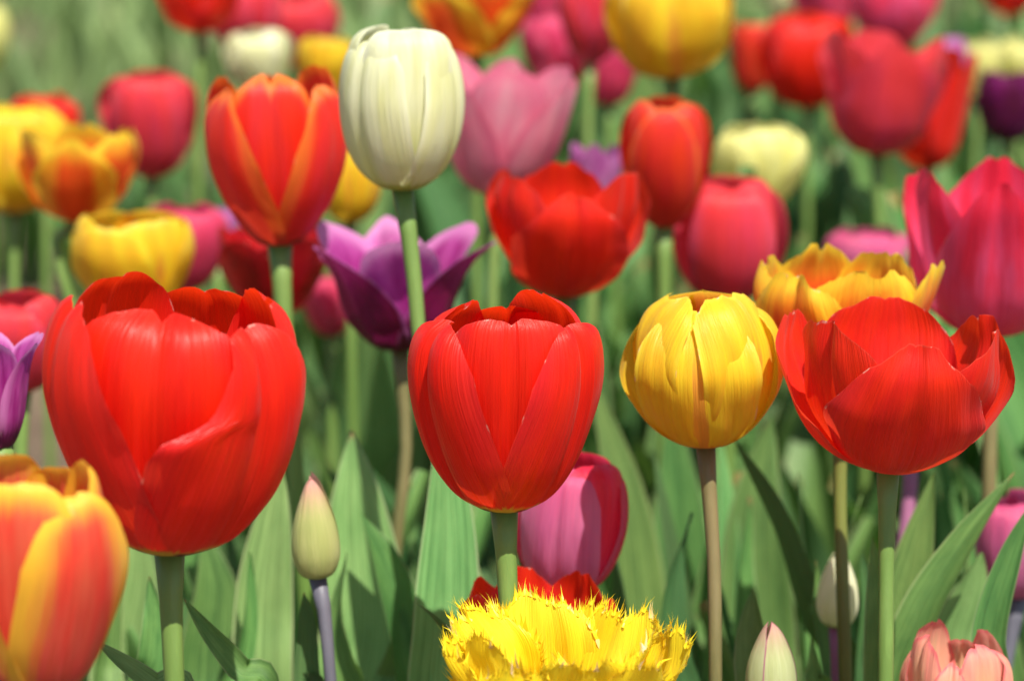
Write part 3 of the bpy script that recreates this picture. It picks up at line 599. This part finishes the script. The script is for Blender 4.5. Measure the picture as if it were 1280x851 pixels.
# ------------------------------------------------------------------ leaves that stand out in the picture
def seen_leaf(owner, pts, width, d, mat='leaf', face=(0, -1, .25), fold=.25, wave=.1, twist=0.0, dd=None, seed=1):
    """pts root -> tip in photograph pixels; dd = change of distance from root to tip"""
    root, G = FLOWERS[owner]; n = len(pts); dd = dd or 0
    P = [at(x, y, d + dd * i / (n - 1)) for i, (x, y) in enumerate(pts)]
    base = P[0].copy(); dr = (P[0] - P[1]).normalized()
    # the foot of the leaf goes on to the stem's foot on the ground
    foot = Vector((G.x, G.y, 0)); mid = base.lerp(foot, .5); mid.x = base.x + (foot.x - base.x) * .35; mid.y = base.y + (foot.y - base.y) * .35
    P = [foot, mid] + P
    P = [p - G for p in P]
    rs = random.Random(seed)
    me = leaf_mesh('leaf', P, width / FPX * d, Vector(face), M[mat], fold=fold, wave=wave, twist=twist, rs=rs, nv=44, nu=13)
    return link('leaf', me, root)
seen_leaf('redmargin', [(332, 900), (330, 760), (340, 660), (352, 585)], 76, 1.06, 'leaflight', fold=.15, seed=1)
seen_leaf('white', [(448, 930), (458, 780), (448, 650), (440, 538)], 118, 1.07, 'leaflight', face=(-.2, -1, .3), fold=.2, wave=.25, twist=.4, seed=2)
seen_leaf('white', [(520, 900), (500, 780), (478, 700), (452, 640)], 60, 1.05, 'leaf', face=(.6, -.8, .3), fold=.6, wave=.2, seed=3)
seen_leaf('white', [(556, 930), (557, 780), (560, 640), (552, 500)], 92, 1.0, 'leaflight', face=(.3, -1, .3), fold=.18, seed=4)
seen_leaf('yellow', [(1070, 900), (1010, 760), (968, 640), (915, 545)], 56, 1.06, 'leafdark', face=(.8, .3, -.6), fold=.3, seed=5)  # shadowed leaf: its shade is put into the dark green colour
seen_leaf('redopen', [(1118, 900), (1150, 780), (1205, 680), (1268, 590)], 62, .99, 'leaf', face=(-.6, -.7, .6), fold=.5, wave=.05, seed=6)
seen_leaf('redopen', [(1140, 900), (1130, 780), (1145, 690), (1168, 590)], 70, 1.04, 'leaf', face=(-.3, -1, .3), fold=.35, seed=7)
seen_leaf('bigpink', [(1175, 900), (1190, 800), (1212, 740), (1226, 690)], 80, 1.03, 'leaflight', face=(.5, -.8, .3), fold=.2, seed=8)
seen_leaf('pinkright', [(1240, 900), (1238, 790), (1262, 700), (1292, 625)], 46, .97, 'leaf', face=(-.4, -.9, .2), fold=.4, seed=9)
seen_leaf('bigred', [(345, 900), (300, 835), (262, 790), (230, 748)], 34, .93, 'leaf', face=(-.5, -.6, .7), fold=.5, seed=10)
seen_leaf('bigred', [(240, 900), (190, 855), (150, 825), (118, 800)], 30, .90, 'leaflight', face=(-.2, -.5, .8), fold=.5, seed=11)
seen_leaf('roseright', [(850, 930), (850, 760), (848, 620), (838, 500)], 84, 1.22, 'leaf', fold=.3, seed=12)
seen_leaf('orangetall', [(800, 930), (795, 760), (780, 620), (740, 470)], 80, 1.2, 'leaf', face=(.3, -1, .3), fold=.3, seed=13)
seen_leaf('roseright', [(950, 930), (945, 780), (945, 640), (965, 520)], 100, 1.18, 'leaf', fold=.25, seed=14)
seen_leaf('redopen', [(1096, 900), (1098, 790), (1096, 720), (1090, 670)], 34, .98, 'leaf', face=(-.5, -.9, .3), fold=.4, seed=15)
seen_leaf('budleft', [(400, 900), (385, 850), (384, 780), (380, 740)], 34, .98, 'leafdark', fold=.4, seed=16)
seen_leaf('pinklow', [(600, 930), (596, 820), (570, 700), (590, 620)], 74, 1.1, 'leaf', face=(.4, -.9, .2), fold=.3, seed=17)
seen_leaf('budwhite', [(1040, 900), (1020, 850), (1018, 830), (1014, 795)], 24, 1.0, 'leaf', face=(-.4, -.9, .2), fold=.5, seed=18)
seen_leaf('center', [(600, 900), (570, 810), (545, 775), (520, 752)], 16, .95, 'leaf', face=(.2, -.3, 1), fold=.4, seed=19)
seen_leaf('redleftedge', [(160, 930), (150, 830), (170, 720), (165, 640)], 80, 1.12, 'leaflight', face=(.2, -1, .3), fold=.3, seed=20)
seen_leaf('redmargin', [(268, 930), (262, 830), (270, 740), (255, 660)], 84, 1.10, 'leaf', face=(.2, -1, .3), fold=.3, seed=21)

NR = random.Random(12)
for i, (ow, x, ty, dd_) in enumerate([('pinkright', 1200, 610, 1.08), ('redopen', 1075, 620, 1.1), ('yelred', 1000, 590, 1.08), ('yellow', 930, 620, 1.12), ('yellow', 860, 640, 1.05),
        ('orangetall', 820, 560, 1.14), ('pinklow', 770, 640, 1.07), ('pinklow', 640, 650, 1.08), ('purple', 520, 600, 1.15), ('budleft', 430, 690, 1.02),
        ('redmargin', 375, 560, 1.13), ('redmargin', 300, 690, 1.04), ('bigred', 180, 720, .98), ('redleftedge', 150, 650, 1.06), ('budbottom', 945, 735, .98),
        ('yelred', 1010, 700, 1.03), ('budwhite', 1085, 690, 1.05), ('bigpink', 1250, 560, 1.15), ('orangetall', 735, 560, 1.16), ('roseright', 900, 540, 1.18)]):
    bx_ = x + NR.uniform(-45, 45); k1 = NR.uniform(-22, 22)
    seen_leaf(ow, [(bx_, 910), (bx_ * .7 + x * .3 + k1, 820), (bx_ * .3 + x * .7 + k1, (ty + 820) / 2), (x + NR.uniform(-14, 14), ty)], NR.uniform(24, 54), dd_,
              NR.choice(['leaf', 'leaflight', 'leaf', 'leafdark']), face=(NR.uniform(-.9, .9), -.8, NR.uniform(0, .6)), fold=NR.uniform(.3, .8), wave=NR.uniform(.1, .35), twist=NR.uniform(-1.2, 1.2), seed=60 + i)

# ------------------------------------------------------------------ leafy plants without a bloom
PR = random.Random(77)
plants = []
def in_soil(x, y):
    # bare strip seen at the left between the rows
    px = 640 + x / y * FPX
    return px < 175 and 1.40 < y < 2.75 and x > -.62 and nz(x * 9, y * 9, 4) < .35
def leafy(x, y, sc, nl, s):
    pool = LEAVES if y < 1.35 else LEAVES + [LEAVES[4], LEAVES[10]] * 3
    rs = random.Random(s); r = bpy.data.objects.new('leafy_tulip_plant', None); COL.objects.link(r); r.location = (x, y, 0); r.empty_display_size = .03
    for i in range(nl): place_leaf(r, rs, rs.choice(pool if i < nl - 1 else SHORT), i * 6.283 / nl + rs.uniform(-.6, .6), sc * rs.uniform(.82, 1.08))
    return r
n_placed = 0; tries = 0; pos_ = []
occ = [(G.x, G.y) for (_, G) in FLOWERS.values()]
while n_placed < 280 and tries < 8000:
    tries += 1
    y = 1.02 + (PR.random() ** .8) * 1.95
    half = .19 * y + .16
    x = PR.uniform(-half, half)
    if in_soil(x, y): continue
    if any((x - a) ** 2 + (y - b_) ** 2 < (.048 if y < 1.6 else .062) ** 2 for a, b_ in pos_): continue
    if any((x - a) ** 2 + (y - b_) ** 2 < .03 ** 2 for a, b_ in occ): continue
    pos_.append((x, y)); n_placed += 1
    px = 640 + x / y * FPX
    sc = PR.uniform(.85, 1.15) * ((1.0 if y < 1.3 else 1.28) if px > 420 else (1.0 if y < 1.25 else .8))
    if y < 1.2: sc *= .95
    r = leafy(x, y, sc, 6 if y < 1.7 else 4, n_placed)
    side = 'left' if px < 427 else ('middle' if px < 853 else 'right')
    tag(r, 'bloomless tulip plant of upright green leaves among the flowers, %s third of the bed' % side, 'plant', 'bloomless tulip plants, %s third' % side)

def far_foliage():
    rs = random.Random(3); V, F, U = [], [], []
    for k in range(3400):
        y = 3.0 + rs.random() ** 1.2 * 7.0; half = .2 * y + .4; x = rs.uniform(-half, half)
        px = 640 + x / y * FPX
        if px < 330 and y < 3.3 + .25 * nz(x * 3, 0, 1): continue
        L = rs.uniform(.12, .26); wd = rs.uniform(.008, .03); az = rs.uniform(0, 6.283); ln = rs.uniform(.05, .5)
        d = Vector((math.cos(az), math.sin(az), 0)); s = Vector((-d.y, d.x, 0)); n0 = len(V); kk = rs.randint(0, 400)
        for j in range(5):
            t = j / 4; p = Vector((x, y, -.01)) + d * (L * ln * t * t) + Vector((0, 0, L * (t - .15 * ln * t * t)))
            hw = wd / 2 * max(.05, spline(LEAFW, t))
            V += [p - s * hw, p + d * hw * -.3, p + s * hw]; U += [(kk, t + kk * .37), (kk + .5, t + kk * .37), (kk + 1, t + kk * .37)]
        for j in range(4):
            for i in range(2): a = n0 + j * 3 + i; F.append((a, a+1, a+4, a+3))
    o = link('distant_foliage', mesh('distant_foliage', V, F, M['grass'], uv=U))
    tag(o, 'blurred mass of grass and leaves beyond the bed', 'foliage', None, 'stuff')
far_foliage()
